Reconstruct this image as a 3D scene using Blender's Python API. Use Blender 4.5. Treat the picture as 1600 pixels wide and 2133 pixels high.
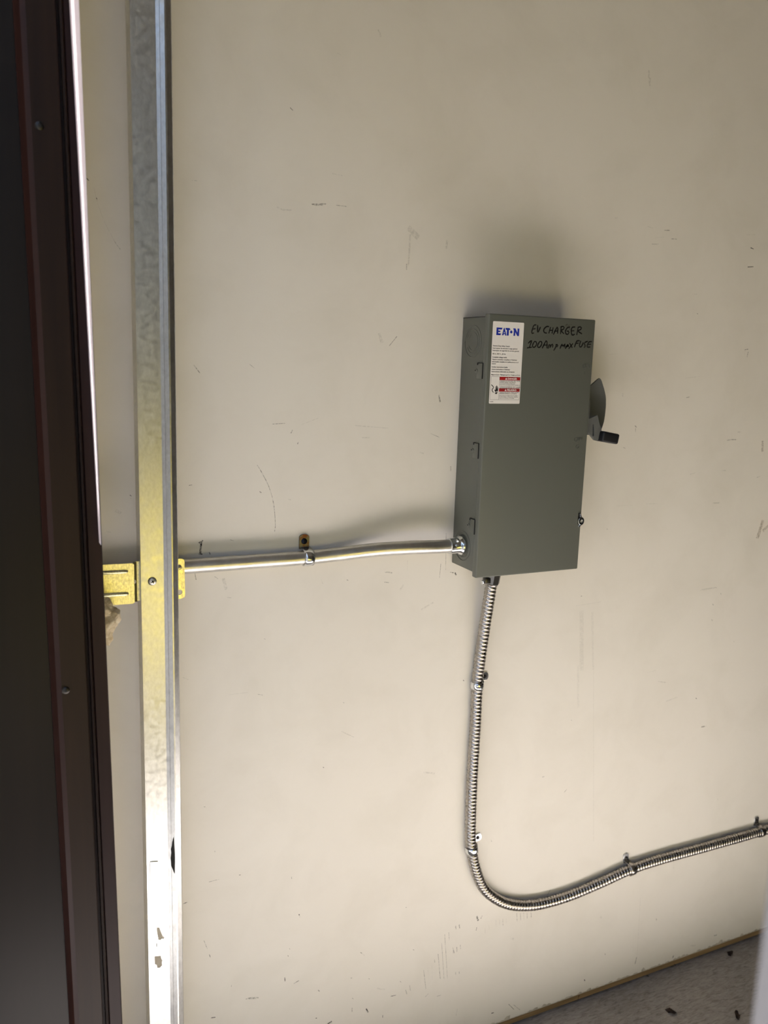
import bpy, bmesh, math, random
from mathutils import Vector, Matrix

scene = bpy.context.scene
for o in list(bpy.data.objects):
    bpy.data.objects.remove(o)

# ------------------------------------------------------------------ camera
cam_data = bpy.data.cameras.new('camera')
cam = bpy.data.objects.new('camera', cam_data)
scene.collection.objects.link(cam)
_r = Vector((0.90473692, -0.42483437, 0.03109458))
_u = Vector((0.0468731, 0.17184381, 0.98400844))
_f = Vector((0.42338402, 0.88881126, -0.17538675))
cam.matrix_world = Matrix(((_r.x, _u.x, -_f.x, -0.7505),
                           (_r.y, _u.y, -_f.y, -1.2882),
                           (_r.z, _u.z, -_f.z, 1.3803),
                           (0, 0, 0, 1)))
cam_data.sensor_fit = 'VERTICAL'
cam_data.sensor_height = 36.0
cam_data.lens = 1758.18 / 2133 * 36.0
cam_data.clip_start = 0.02
cam_data.dof.use_dof = True
cam_data.dof.focus_distance = 1.40
cam_data.dof.aperture_fstop = 5.6
scene.camera = cam

# ------------------------------------------------------------------ sky and sun
SUN_AZ = math.radians(8.0)      # travel direction in plan: along +x, slightly towards the side wall
SUN_EL = math.radians(53.0)
world = bpy.data.worlds.new('sky')
scene.world = world
world.use_nodes = True
wn = world.node_tree
wn.nodes.clear()
w_out = wn.nodes.new('ShaderNodeOutputWorld')
w_bg = wn.nodes.new('ShaderNodeBackground')
w_sky = wn.nodes.new('ShaderNodeTexSky')
w_sky.sky_type = 'NISHITA'
w_sky.sun_disc = False
w_sky.sun_elevation = SUN_EL
w_sky.sun_rotation = math.radians(270)
w_bg.inputs['Strength'].default_value = 0.05
wn.links.new(w_sky.outputs[0], w_bg.inputs['Color'])
wn.links.new(w_bg.outputs[0], w_out.inputs['Surface'])
sun_data = bpy.data.lights.new('sun', 'SUN')
sun_data.energy = 14.0
sun_data.angle = math.radians(0.55)
sun_data.color = (1.0, 0.995, 1.04)
sun = bpy.data.objects.new('sun', sun_data)
scene.collection.objects.link(sun)
_d = Vector((math.cos(SUN_AZ) * math.cos(SUN_EL), math.sin(SUN_AZ) * math.cos(SUN_EL), -math.sin(SUN_EL)))
sun.rotation_euler = _d.to_track_quat('-Z', 'Y').to_euler()
sun.location = (-4, 1, 6)

vs = scene.view_settings
vs.view_transform = 'Standard'
vs.look = 'None'
vs.exposure = 3.05
vs.gamma = 1.0
vs.use_curve_mapping = False
scene.cycles.diffuse_bounces = 6
scene.cycles.max_bounces = 14
scene.cycles.sample_clamp_indirect = 8.0

random.seed(7)
COL = scene.collection

# ------------------------------------------------------------------ materials
def srgb(r, g, b):
    def c(v):
        v /= 255.0
        return v / 12.92 if v <= 0.04045 else ((v + 0.055) / 1.055) ** 2.4
    return (c(r), c(g), c(b), 1.0)

def new_mat(name, color=(0.5, 0.5, 0.5, 1), rough=0.5, metal=0.0, spec=0.5):
    m = bpy.data.materials.new(name)
    m.use_nodes = True
    b = m.node_tree.nodes['Principled BSDF']
    b.inputs['Base Color'].default_value = color
    b.inputs['Roughness'].default_value = rough
    b.inputs['Metallic'].default_value = metal
    b.inputs['Specular IOR Level'].default_value = spec
    return m, m.node_tree, b

def noise(nt, scale, detail=4.0, rough=0.5, stretch=(1, 1, 1), dist=0.0):
    tc = nt.nodes.new('ShaderNodeTexCoord')
    mp = nt.nodes.new('ShaderNodeMapping')
    mp.inputs['Scale'].default_value = stretch
    n = nt.nodes.new('ShaderNodeTexNoise')
    n.inputs['Scale'].default_value = scale
    n.inputs['Detail'].default_value = detail
    n.inputs['Roughness'].default_value = rough
    n.inputs['Distortion'].default_value = dist
    nt.links.new(tc.outputs['Object'], mp.inputs['Vector'])
    nt.links.new(mp.outputs[0], n.inputs['Vector'])
    return n.outputs['Fac']

def ramp(nt, fac, stops, interp='LINEAR'):
    r = nt.nodes.new('ShaderNodeValToRGB')
    r.color_ramp.interpolation = interp
    els = r.color_ramp.elements
    while len(els) < len(stops):
        els.new(0.5)
    for e, (p, c) in zip(els, stops):
        e.position = p
        e.color = c if len(c) == 4 else (*c, 1)
    nt.links.new(fac, r.inputs['Fac'])
    return r.outputs['Color']

def mix(nt, a, b, fac, mode='MIX'):
    n = nt.nodes.new('ShaderNodeMix')
    n.data_type = 'RGBA'
    n.blend_type = mode
    if isinstance(fac, float):
        n.inputs[0].default_value = fac
    else:
        nt.links.new(fac, n.inputs[0])
    for i, v in ((6, a), (7, b)):
        if isinstance(v, (tuple, list)):
            n.inputs[i].default_value = v
        else:
            nt.links.new(v, n.inputs[i])
    return n.outputs[2]

def bump(nt, bsdf, height, strength=0.2, dist=0.001):
    b = nt.nodes.new('ShaderNodeBump')
    b.inputs['Strength'].default_value = strength
    b.inputs['Distance'].default_value = dist
    nt.links.new(height, b.inputs['Height'])
    nt.links.new(b.outputs[0], bsdf.inputs['Normal'])

MAT = {}

# painted drywall
m, nt, b = new_mat('wall_paint', rough=0.62, spec=0.35)
big = noise(nt, 1.3, 3, 0.5)
mid = noise(nt, 7.0, 5, 0.6, dist=0.4)
c1 = ramp(nt, big, [(0.3, srgb(218, 213, 202)), (0.7, srgb(221, 216, 205))])
c2 = ramp(nt, mid, [(0.25, (0.93, 0.925, 0.91)), (0.55, (1, 1, 1)), (1.0, (1, 1, 1))])
nt.links.new(mix(nt, c1, c2, 1.0, 'MULTIPLY'), b.inputs['Base Color'])
bump(nt, b, noise(nt, 420, 3, 0.55, stretch=(0.6, 1, 1)), 0.16, 0.0006)
MAT['wall'] = m
m, nt, b = new_mat('drywall_worn_edge', rough=0.9)
c = ramp(nt, noise(nt, 60, 6, 0.7), [(0.3, srgb(150, 142, 128)), (0.6, srgb(196, 188, 172))])
nt.links.new(c, b.inputs['Base Color'])
MAT['worn_edge'] = m
for nm, col, alpha in (('mark_dark', srgb(48, 42, 38), 0.9), ('mark_grey', srgb(110, 102, 92), 0.55), ('mark_faint', srgb(125, 116, 104), 0.17),
                       ('mark_stain', srgb(140, 112, 72), 0.42), ('mark_smudge', srgb(120, 113, 104), 0.08), ('mark_light', srgb(240, 236, 225), 0.75)):
    m, nt, b = new_mat(nm, col, rough=0.8)
    a = ramp(nt, noise(nt, 260, 4, 0.65), [(0.36, (0, 0, 0)), (0.6, (alpha, alpha, alpha))])
    nt.links.new(a, b.inputs['Alpha'])
    MAT[nm] = m
m, nt, b = new_mat('white_ceiling_paint', srgb(205, 200, 190), rough=0.8)
MAT['ceiling'] = m
m, nt, b = new_mat('bare_wood_framing', rough=0.85)
c = ramp(nt, noise(nt, 4, 5, 0.6, stretch=(1, 1, 0.2)), [(0.3, srgb(92, 86, 80)), (0.7, srgb(114, 108, 100))])
nt.links.new(c, b.inputs['Base Color'])
MAT['framing'] = m

# concrete floor
m, nt, b = new_mat('concrete_floor', rough=0.85)
n1 = noise(nt, 5, 6, 0.6)
n2 = noise(nt, 120, 6, 0.7, stretch=(0.35, 1.6, 1), dist=1.0)
c1 = ramp(nt, n1, [(0.3, srgb(158, 152, 146)), (0.7, srgb(178, 172, 165))])
c2 = ramp(nt, n2, [(0.30, (0.25, 0.235, 0.22)), (0.5, (0.72, 0.70, 0.68)), (0.72, (1.0, 0.995, 0.99))])
nt.links.new(mix(nt, c1, c2, 0.8, 'MULTIPLY'), b.inputs['Base Color'])
bump(nt, b, n2, 0.5, 0.003)
MAT['floor'] = m
m, nt, b = new_mat('driveway_asphalt', rough=0.9)
c = ramp(nt, noise(nt, 8, 6, 0.6), [(0.3, srgb(92, 90, 88)), (0.7, srgb(108, 106, 103))])
nt.links.new(c, b.inputs['Base Color'])
MAT['driveway'] = m

# woods
m, nt, b = new_mat('sill_plate_wood', rough=0.75)
c = ramp(nt, noise(nt, 30, 5, 0.6, stretch=(0.15, 1, 3)), [(0.3, srgb(112, 90, 60)), (0.7, srgb(150, 124, 86))])
nt.links.new(c, b.inputs['Base Color'])
MAT['sill'] = m
def stained_wood(name, c_dark, c_light, rough, coat=0.0):
    m, nt, b = new_mat(name, rough=rough, spec=0.14)
    g = noise(nt, 60, 6, 0.6, stretch=(1.0, 1.0, 0.035), dist=0.6)
    c = ramp(nt, g, [(0.3, c_dark), (0.7, c_light)])
    nt.links.new(c, b.inputs['Base Color'])
    b.inputs['Coat Weight'].default_value = coat
    b.inputs['Coat Roughness'].default_value = 0.3
    bump(nt, b, g, 0.12, 0.0006)
    return m
MAT['wood_stop'] = stained_wood('brown_stained_wood', srgb(26, 16, 11), srgb(36, 24, 16), 0.4, 0.0)
MAT['wood_red'] = stained_wood('red_brown_stained_wood', srgb(32, 16, 12), srgb(44, 23, 16), 0.35, 0.1)
MAT['wood_board'] = stained_wood('dark_brown_painted_wood', srgb(20, 15, 12), srgb(24, 18, 14), 0.34, 0.0)
MAT['wood_edge'] = stained_wood('plum_brown_wood', srgb(26, 14, 14), srgb(34, 19, 18), 0.4, 0.0)

# metals
def galv(name, base, rough, spangle=0.12, scale=160, bmp=0.05):
    m, nt, b = new_mat(name, base, rough=rough, metal=1.0)
    n = noise(nt, scale, 5, 0.65, stretch=(1, 1, 0.55))
    lo = tuple(v * (1 - spangle) for v in base[:3])
    c = ramp(nt, n, [(0.35, lo), (0.65, base[:3])])
    nt.links.new(c, b.inputs['Base Color'])
    rr = ramp(nt, noise(nt, scale * 0.5, 3, 0.5), [(0.3, (rough * 0.85,) * 3), (0.7, (rough * 1.25,) * 3)])
    nt.links.new(rr, b.inputs['Roughness'])
    bump(nt, b, n, bmp, 0.0003)
    return m
MAT['track'] = galv('galvanised_track_steel', (0.66, 0.66, 0.64, 1), 0.33, 0.14, 260, 0.04)
MAT['zinc_reflect_yellow'] = galv('zinc_plate_yellow_reflection', (0.86, 0.82, 0.58, 1), 0.32, 0.40, 420, 0.08)  # zinc plate; reflected yellow is put into its base colour
MAT['emt'] = galv('emt_galvanised_steel', (0.68, 0.67, 0.64, 1), 0.36, 0.10, 90, 0.012)
MAT['flex'] = galv('flexible_conduit_steel', (0.46, 0.43, 0.40, 1), 0.27, 0.12, 120, 0.02)
MAT['zinc'] = galv('bright_zinc', (0.78, 0.80, 0.82, 1), 0.16, 0.08, 150, 0.02)
MAT['dark_steel'], _, _ = new_mat('dark_steel', srgb(58, 56, 54), 0.35, 1.0)
MAT['connector'], _, _ = new_mat('grey_cast_connector', srgb(96, 95, 93), 0.3, 1.0)
MAT['black_oxide'], _, _ = new_mat('blued_screw_steel', srgb(34, 38, 52), 0.35, 0.8)
m, nt, b = new_mat('rusty_zinc', rough=0.4, metal=0.9)
c = ramp(nt, noise(nt, 150, 5, 0.6), [(0.4, srgb(120, 74, 50)), (0.6, srgb(120, 118, 110))])
nt.links.new(c, b.inputs['Base Color'])
MAT['rusty'] = m

# switch enclosure paint
def paint(name, col, rough=0.45):
    m, nt, b = new_mat(name, col, rough=rough, spec=0.4)
    bump(nt, b, noise(nt, 700, 2, 0.5), 0.05, 0.0003)
    return m
MAT['grey_paint'] = paint('grey_green_enclosure_paint', srgb(92, 94, 86), 0.42)
MAT['grey_handle'] = paint('grey_handle_paint', srgb(96, 98, 96), 0.4)
MAT['black_plastic'], _, _ = new_mat('black_vinyl_grip', srgb(14, 14, 18), 0.55)
MAT['ink'], _, _ = new_mat('black_marker_ink', srgb(10, 10, 12), 0.5)
MAT['label_white'], _, _ = new_mat('label_white_film', srgb(222, 218, 212), 0.45)
MAT['label_blue'], _, _ = new_mat('label_blue_print', srgb(18, 42, 150), 0.5)
MAT['label_red'], _, _ = new_mat('label_red_print', srgb(158, 22, 26), 0.5)
MAT['label_black'], _, _ = new_mat('label_black_print', srgb(20, 20, 22), 0.5)
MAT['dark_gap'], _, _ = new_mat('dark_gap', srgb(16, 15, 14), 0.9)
m, nt, b = new_mat('spray_foam', rough=0.75)
c = ramp(nt, noise(nt, 70, 6, 0.7, dist=1.2), [(0.3, srgb(186, 160, 112)), (0.55, srgb(226, 212, 182)), (0.8, srgb(242, 234, 214))])
nt.links.new(c, b.inputs['Base Color'])
bump(nt, b, noise(nt, 130, 6, 0.7, dist=1.5), 0.8, 0.004)
MAT['foam'] = m
MAT['pale_strip'], _, _ = new_mat('pale_fin_white', srgb(244, 226, 222), 0.55)
MAT['grey_post'], _, _ = new_mat('light_grey_powder_coat', srgb(95, 91, 90), 0.5)
MAT['yellow'], _, _ = new_mat('reflector_yellow', srgb(120, 107, 28), 0.5)
m, nt, b = new_mat('leaf_scrap', rough=0.8)
c = ramp(nt, noise(nt, 120, 4, 0.6), [(0.3, srgb(44, 30, 24)), (0.7, srgb(92, 74, 62))])
nt.links.new(c, b.inputs['Base Color'])
MAT['leaf'] = m
m, nt, b = new_mat('shade_wall_boards', rough=0.7)
c = ramp(nt, noise(nt, 6, 5, 0.6), [(0.3, srgb(128, 122, 114)), (0.7, srgb(146, 139, 130))])
nt.links.new(c, b.inputs['Base Color'])
MAT['pier'] = m

# ------------------------------------------------------------------ mesh helpers
def link_mesh(name, me, mat=None, parent=None):
    o = bpy.data.objects.new(name, me)
    COL.objects.link(o)
    if mat is not None:
        me.materials.append(MAT[mat] if isinstance(mat, str) else mat)
    if parent is not None:
        o.parent = parent
    return o

def from_bm(name, bm, mat=None, parent=None, smooth=False, recalc=True):
    if recalc:
        bmesh.ops.recalc_face_normals(bm, faces=bm.faces)
    me = bpy.data.meshes.new(name)
    bm.to_mesh(me)
    bm.free()
    if smooth:
        for p in me.polygons:
            p.use_smooth = True
    return link_mesh(name, me, mat, parent)

def smooth_angle(o, deg=35):
    me = o.data
    for p in me.polygons:
        p.use_smooth = True
    bm = bmesh.new()
    bm.from_mesh(me)
    lim = math.radians(deg)
    for e in bm.edges:
        if len(e.link_faces) == 2 and e.calc_face_angle(0) > lim:
            e.smooth = False
    bm.to_mesh(me)
    bm.free()
    return o

def bm_box(bm, lo, hi, bevel=0.0, seg=2):
    r = bmesh.ops.create_cube(bm, size=1.0)
    vs_ = r['verts']
    for v in vs_:
        v.co = Vector([lo[i] + (v.co[i] + 0.5) * (hi[i] - lo[i]) for i in range(3)])
    if bevel > 0:
        es = list({e for v in vs_ for e in v.link_edges})
        bmesh.ops.bevel(bm, geom=es, offset=bevel, segments=seg, profile=0.5, affect='EDGES')

def box(name, lo, hi, mat, parent=None, bevel=0.0, seg=2):
    bm = bmesh.new()
    bm_box(bm, lo, hi, bevel, seg)
    o = from_bm(name, bm, mat, parent)
    if bevel > 0:
        smooth_angle(o, 30)
    return o

def plate(name, outline, y_front, thick, mat, parent=None, holes=(), bevel=0.0):
    """Flat sheet in the x-z plane, its face at y_front, running back by thick; may have holes."""
    cu = bpy.data.curves.new(name, 'CURVE')
    cu.dimensions = '2D'
    cu.fill_mode = 'BOTH'
    cu.extrude = thick / 2
    cu.bevel_depth = bevel
    cu.bevel_resolution = 1
    for ring in [outline] + list(holes):
        sp = cu.splines.new('POLY')
        sp.points.add(len(ring) - 1)
        for p, q in zip(sp.points, ring):
            p.co = (q[0], q[1], 0, 1)
        sp.use_cyclic_u = True
    tmp = bpy.data.objects.new('tmp', cu)
    COL.objects.link(tmp)
    dg = bpy.context.evaluated_depsgraph_get()
    me = bpy.data.meshes.new_from_object(tmp.evaluated_get(dg))
    bpy.data.objects.remove(tmp)
    for v in me.vertices:
        x, z, t = v.co
        v.co = (x, y_front + thick / 2 - t, z)
    me.name = name
    o = link_mesh(name, me, None, parent)
    me.materials.clear()
    me.materials.append(MAT[mat] if isinstance(mat, str) else mat)
    bm = bmesh.new()
    bm.from_mesh(me)
    bmesh.ops.remove_doubles(bm, verts=bm.verts, dist=1e-6)
    bmesh.ops.recalc_face_normals(bm, faces=bm.faces)
    bm.to_mesh(me)
    bm.free()
    return o

def circle(cx, cz, r, n=20, rx=None):
    rx = r if rx is None else rx
    return [(cx + rx * math.cos(2 * math.pi * i / n), cz + r * math.sin(2 * math.pi * i / n)) for i in range(n)]

def stadium(cx, cz, w, h, n=8, rot=0.0):
    r = min(w, h) / 2
    pts = []
    for i in range(2 * n):
        a = math.pi * 2 * (i + 0.5) / (2 * n)
        x = math.cos(a) * r + (math.copysign(w / 2 - r, math.cos(a)))
        z = math.sin(a) * r + (math.copysign(h / 2 - r, math.sin(a)))
        pts.append((cx + x * math.cos(rot) - z * math.sin(rot), cz + x * math.sin(rot) + z * math.cos(rot)))
    return pts

def round_rect(x0, z0, x1, z1, r, n=4):
    pts = []
    for cx, cz, a0 in ((x1 - r, z1 - r, 0), (x0 + r, z1 - r, 90), (x0 + r, z0 + r, 180), (x1 - r, z0 + r, 270)):
        for i in range(n + 1):
            a = math.radians(a0 + 90 * i / n)
            pts.append((cx + r * math.cos(a), cz + r * math.sin(a)))
    return pts

def catmull(pts, step):
    pts = [Vector(p) for p in pts]
    ext = [2 * pts[0] - pts[1]] + pts + [2 * pts[-1] - pts[-2]]
    dense = []
    for i in range(1, len(ext) - 2):
        p0, p1, p2, p3 = ext[i - 1:i + 3]
        for k in range(40):
            t = k / 40
            dense.append(0.5 * ((2 * p1) + (p2 - p0) * t + (2 * p0 - 5 * p1 + 4 * p2 - p3) * t * t + (3 * p1 - p0 - 3 * p2 + p3) * t ** 3))
    dense.append(pts[-1])
    out = [dense[0]]
    acc = 0.0
    for a, b_ in zip(dense, dense[1:]):
        seg = (b_ - a).length
        while acc + seg >= step:
            f = (step - acc) / seg
            a = a + (b_ - a) * f
            out.append(a.copy())
            seg = (b_ - a).length
            acc = 0.0
        acc += seg
    return out

def sweep(name, path, radius, n, mat, parent=None, caps=True):
    """radius(i, theta) or a number; path: list of vectors."""
    verts, faces = [], []
    t_prev = (path[1] - path[0]).normalized()
    ref = Vector((0, 1, 0)) if abs(t_prev.y) < 0.9 else Vector((1, 0, 0))
    nrm = (ref - t_prev * ref.dot(t_prev)).normalized()
    for i, p in enumerate(path):
        a = path[max(i - 1, 0)]
        b_ = path[min(i + 1, len(path) - 1)]
        t = (b_ - a).normalized()
        nrm = (nrm - t * nrm.dot(t)).normalized()
        bn = t.cross(nrm)
        for k in range(n):
            th = 2 * math.pi * k / n
            r = radius(i, th) if callable(radius) else radius
            verts.append(p + (nrm * math.cos(th) + bn * math.sin(th)) * r)
    for i in range(len(path) - 1):
        for k in range(n):
            k2 = (k + 1) % n
            faces.append((i * n + k, i * n + k2, (i + 1) * n + k2, (i + 1) * n + k))
    if caps:
        faces.append(tuple(range(n - 1, -1, -1)))
        faces.append(tuple((len(path) - 1) * n + k for k in range(n)))
    me = bpy.data.meshes.new(name)
    me.from_pydata([tuple(v) for v in verts], [], faces)
    for p in me.polygons:
        p.use_smooth = len(p.vertices) == 4
    return link_mesh(name, me, mat, parent)

def lathe(name, rings, axis_o, axis_d, n, mat, parent=None, caps=True, poly=False):
    """rings: list of (distance along axis, radius)."""
    d = Vector(axis_d).normalized()
    o_ = Vector(axis_o)
    ref = Vector((0, 0, 1)) if abs(d.z) < 0.9 else Vector((1, 0, 0))
    a = (ref - d * ref.dot(d)).normalized()
    c = d.cross(a)
    verts, faces = [], []
    for s, r in rings:
        for k in range(n):
            th = 2 * math.pi * (k + 0.5 * poly) / n
            verts.append(tuple(o_ + d * s + (a * math.cos(th) + c * math.sin(th)) * r))
    for i in range(len(rings) - 1):
        for k in range(n):
            k2 = (k + 1) % n
            faces.append((i * n + k, i * n + k2, (i + 1) * n + k2, (i + 1) * n + k))
    if caps:
        faces.append(tuple(range(n - 1, -1, -1)))
        faces.append(tuple((len(rings) - 1) * n + k for k in range(n)))
    me = bpy.data.meshes.new(name)
    me.from_pydata(verts, [], faces)
    ob = link_mesh(name, me, mat, parent)
    bm = bmesh.new()
    bm.from_mesh(me)
    bmesh.ops.recalc_face_normals(bm, faces=bm.faces)
    bm.to_mesh(me)
    bm.free()
    if not poly:
        smooth_angle(ob, 40)
    return ob

def extrude_profile(name, prof, z0, z1, mat, parent=None, thick=0.0, lean=0.0, zref=1.09):
    """prof: open polyline of (x, y) swept straight up; lean shears x against z."""
    bm = bmesh.new()
    lo = [bm.verts.new((x + lean * (zref - z0), y, z0)) for x, y in prof]
    hi = [bm.verts.new((x + lean * (zref - z1), y, z1)) for x, y in prof]
    for i in range(len(prof) - 1):
        bm.faces.new((lo[i], lo[i + 1], hi[i + 1], hi[i]))
    o = from_bm(name, bm, mat, parent, recalc=False)
    if thick:
        md = o.modifiers.new('thickness', 'SOLIDIFY')
        md.thickness = thick
        md.offset = 0
    return o

def prism(name, prof, z0, z1, mat, parent=None, lean=0.0, zref=1.09):
    """closed (x, y) polygon swept straight up."""
    bm = bmesh.new()
    lo = [bm.verts.new((x + lean * (zref - z0), y, z0)) for x, y in prof]
    hi = [bm.verts.new((x + lean * (zref - z1), y, z1)) for x, y in prof]
    n = len(prof)
    for i in range(n):
        j = (i + 1) % n
        bm.faces.new((lo[i], lo[j], hi[j], hi[i]))
    bm.faces.new(lo[::-1])
    bm.faces.new(hi)
    return from_bm(name, bm, mat, parent)

def ribbon(bm, pts, w, y, jitter=0.0, taper=0.4):
    """flat pen stroke in the x-z plane at depth y."""
    pts = [Vector((p[0], 0, p[1])) for p in pts]
    if len(pts) > 2:
        pts = catmull(pts, max(w * 1.2, 1e-4))
        if len(pts) < 2:
            return
    n = len(pts)
    L, Rr = [], []
    for i, p in enumerate(pts):
        a = pts[max(i - 1, 0)]
        b_ = pts[min(i + 1, n - 1)]
        t = (b_ - a)
        if t.length < 1e-9:
            t = Vector((1, 0, 0))
        t.normalize()
        s = Vector((-t.z, 0, t.x))
        ww = w / 2 * (1 + random.uniform(-jitter, jitter))
        e = t * (w * 0.3) * ((i == n - 1) - (i == 0))
        if i in (0, n - 1):
            ww *= (1 - taper)
        L.append(bm.verts.new((p.x + e.x + s.x * ww, y, p.z + e.z + s.z * ww)))
        Rr.append(bm.verts.new((p.x + e.x - s.x * ww, y, p.z + e.z - s.z * ww)))
    fs = []
    for i in range(n - 1):
        fs.append(bm.faces.new((L[i], Rr[i], Rr[i + 1], L[i + 1])))
    return fs

def text_mesh(name, body, x, z, size, y, mat, parent, shear=0.0, fit=None, bold=0.0, depth=0.0002, spacing=1.0):
    cu = bpy.data.curves.new(name, 'FONT')
    cu.body = body
    cu.size = size
    cu.shear = shear
    cu.offset = bold
    cu.extrude = depth
    cu.space_line = spacing
    cu.resolution_u = 2
    tmp = bpy.data.objects.new('tmp', cu)
    COL.objects.link(tmp)
    dg = bpy.context.evaluated_depsgraph_get()
    me = bpy.data.meshes.new_from_object(tmp.evaluated_get(dg))
    bpy.data.objects.remove(tmp)
    me.name = name
    xs = [v.co.x for v in me.vertices] or [0, 1]
    k = 1.0
    if fit:
        k = fit / max(max(xs) - min(xs), 1e-6)
    x0 = min(xs)
    for v in me.vertices:
        a, b_, c_ = v.co
        v.co = (x + (a - x0) * k, y - c_, z + b_)
    o = link_mesh(name, me, None, parent)
    me.materials.clear()
    me.materials.append(MAT[mat])
    return o

def root(name, label, cat, loc=(0, 0, 0), group=None):
    o = bpy.data.objects.new(name, None)
    o.empty_display_size = 0.05
    COL.objects.link(o)
    o['label'] = label
    o['category'] = cat
    if group:
        o['group'] = group
    return o

def tag(o, label, cat, group=None, kind=None):
    o['label'] = label
    o['category'] = cat
    if group:
        o['group'] = group
    if kind:
        o['kind'] = kind
    return o

def structure(o, label=None):
    o['kind'] = 'structure'
    if label:
        o['label'] = label
    return o

HANDWRITING = [[[0.0924,1.4485],[0.0878,1.4472],[0.0845,1.4352],[0.0896,1.4354]],[[0.0868,1.4414],[0.091,1.4424]],[[0.0958,1.4479],[0.0968,1.4361],[0.1024,1.4475]],[[0.1181,1.447],[0.1138,1.4468],[0.1089,1.4424],[0.1088,1.4382],[0.1128,1.436],[0.1165,1.4366]],[[0.122,1.4457],[0.1194,1.4363]],[[0.1273,1.4455],[0.1261,1.4366]],[[0.1205,1.4406],[0.1269,1.4416]],[[0.1291,1.4348],[0.1363,1.4471],[0.1376,1.4344]],[[0.1307,1.4399],[0.1369,1.4405]],[[0.144,1.4478],[0.1435,1.4362]],[[0.1431,1.4474],[0.1473,1.4487],[0.1504,1.4469],[0.1487,1.4438],[0.1442,1.4416],[0.1503,1.4368]],[[0.1615,1.4482],[0.1572,1.4468],[0.1533,1.4412],[0.1546,1.437],[0.1582,1.4356],[0.1609,1.4384],[0.1601,1.4411],[0.1562,1.441]],[[0.1728,1.4487],[0.1669,1.4477],[0.1655,1.4418],[0.1669,1.4364],[0.1695,1.4349],[0.1733,1.4366]],[[0.1665,1.4418],[0.1713,1.4424]],[[0.1797,1.4482],[0.1778,1.436]],[[0.1792,1.4482],[0.1835,1.4496],[0.1867,1.4478],[0.185,1.4449],[0.1797,1.4424],[0.1886,1.4379]],[[0.0792,1.4182],[0.0854,1.4227],[0.0812,1.4099]],[[0.0775,1.4102],[0.0858,1.4116]],[[0.0912,1.4214],[0.0878,1.4155],[0.0886,1.4121],[0.0919,1.4118],[0.0954,1.4158],[0.0955,1.42],[0.0926,1.4214],[0.0907,1.421]],[[0.102,1.4218],[0.0982,1.4159],[0.0986,1.4124],[0.1018,1.4118],[0.1053,1.4154],[0.1064,1.42],[0.1039,1.4219],[0.1016,1.4214]],[[0.108,1.4112],[0.1156,1.4238],[0.1176,1.4115]],[[0.1096,1.4159],[0.1181,1.4166]],[[0.12,1.4112],[0.1214,1.4175],[0.1239,1.416],[0.1235,1.4121],[0.1267,1.4177],[0.1293,1.417],[0.1282,1.4108]],[[0.1368,1.4181],[0.1348,1.4125],[0.1305,1.4062]],[[0.1354,1.4176],[0.1387,1.4181],[0.1394,1.4158],[0.1358,1.4126]],[[0.1446,1.4117],[0.1483,1.4193],[0.1496,1.4154],[0.1546,1.4195],[0.1532,1.414]],[[0.1558,1.4121],[0.161,1.4197],[0.1611,1.4131]],[[0.1565,1.4153],[0.1623,1.4162]],[[0.1644,1.4206],[0.1698,1.4142]],[[0.1703,1.4204],[0.1631,1.4123]],[[0.1846,1.4261],[0.1788,1.4251],[0.1747,1.4151]],[[0.1776,1.4211],[0.182,1.4219]],[[0.1872,1.4258],[0.1848,1.4182],[0.1876,1.4152],[0.1912,1.4192],[0.1937,1.4253]],[[0.2017,1.4256],[0.1973,1.4242],[0.1951,1.421],[0.1973,1.4187],[0.197,1.4159],[0.1932,1.4146]],[[0.2108,1.4255],[0.2048,1.4245],[0.2015,1.4165],[0.2086,1.4163]],[[0.2032,1.4205],[0.2091,1.4211]]]  # these tables and many coordinates below were projected offline from image pixels
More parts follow.
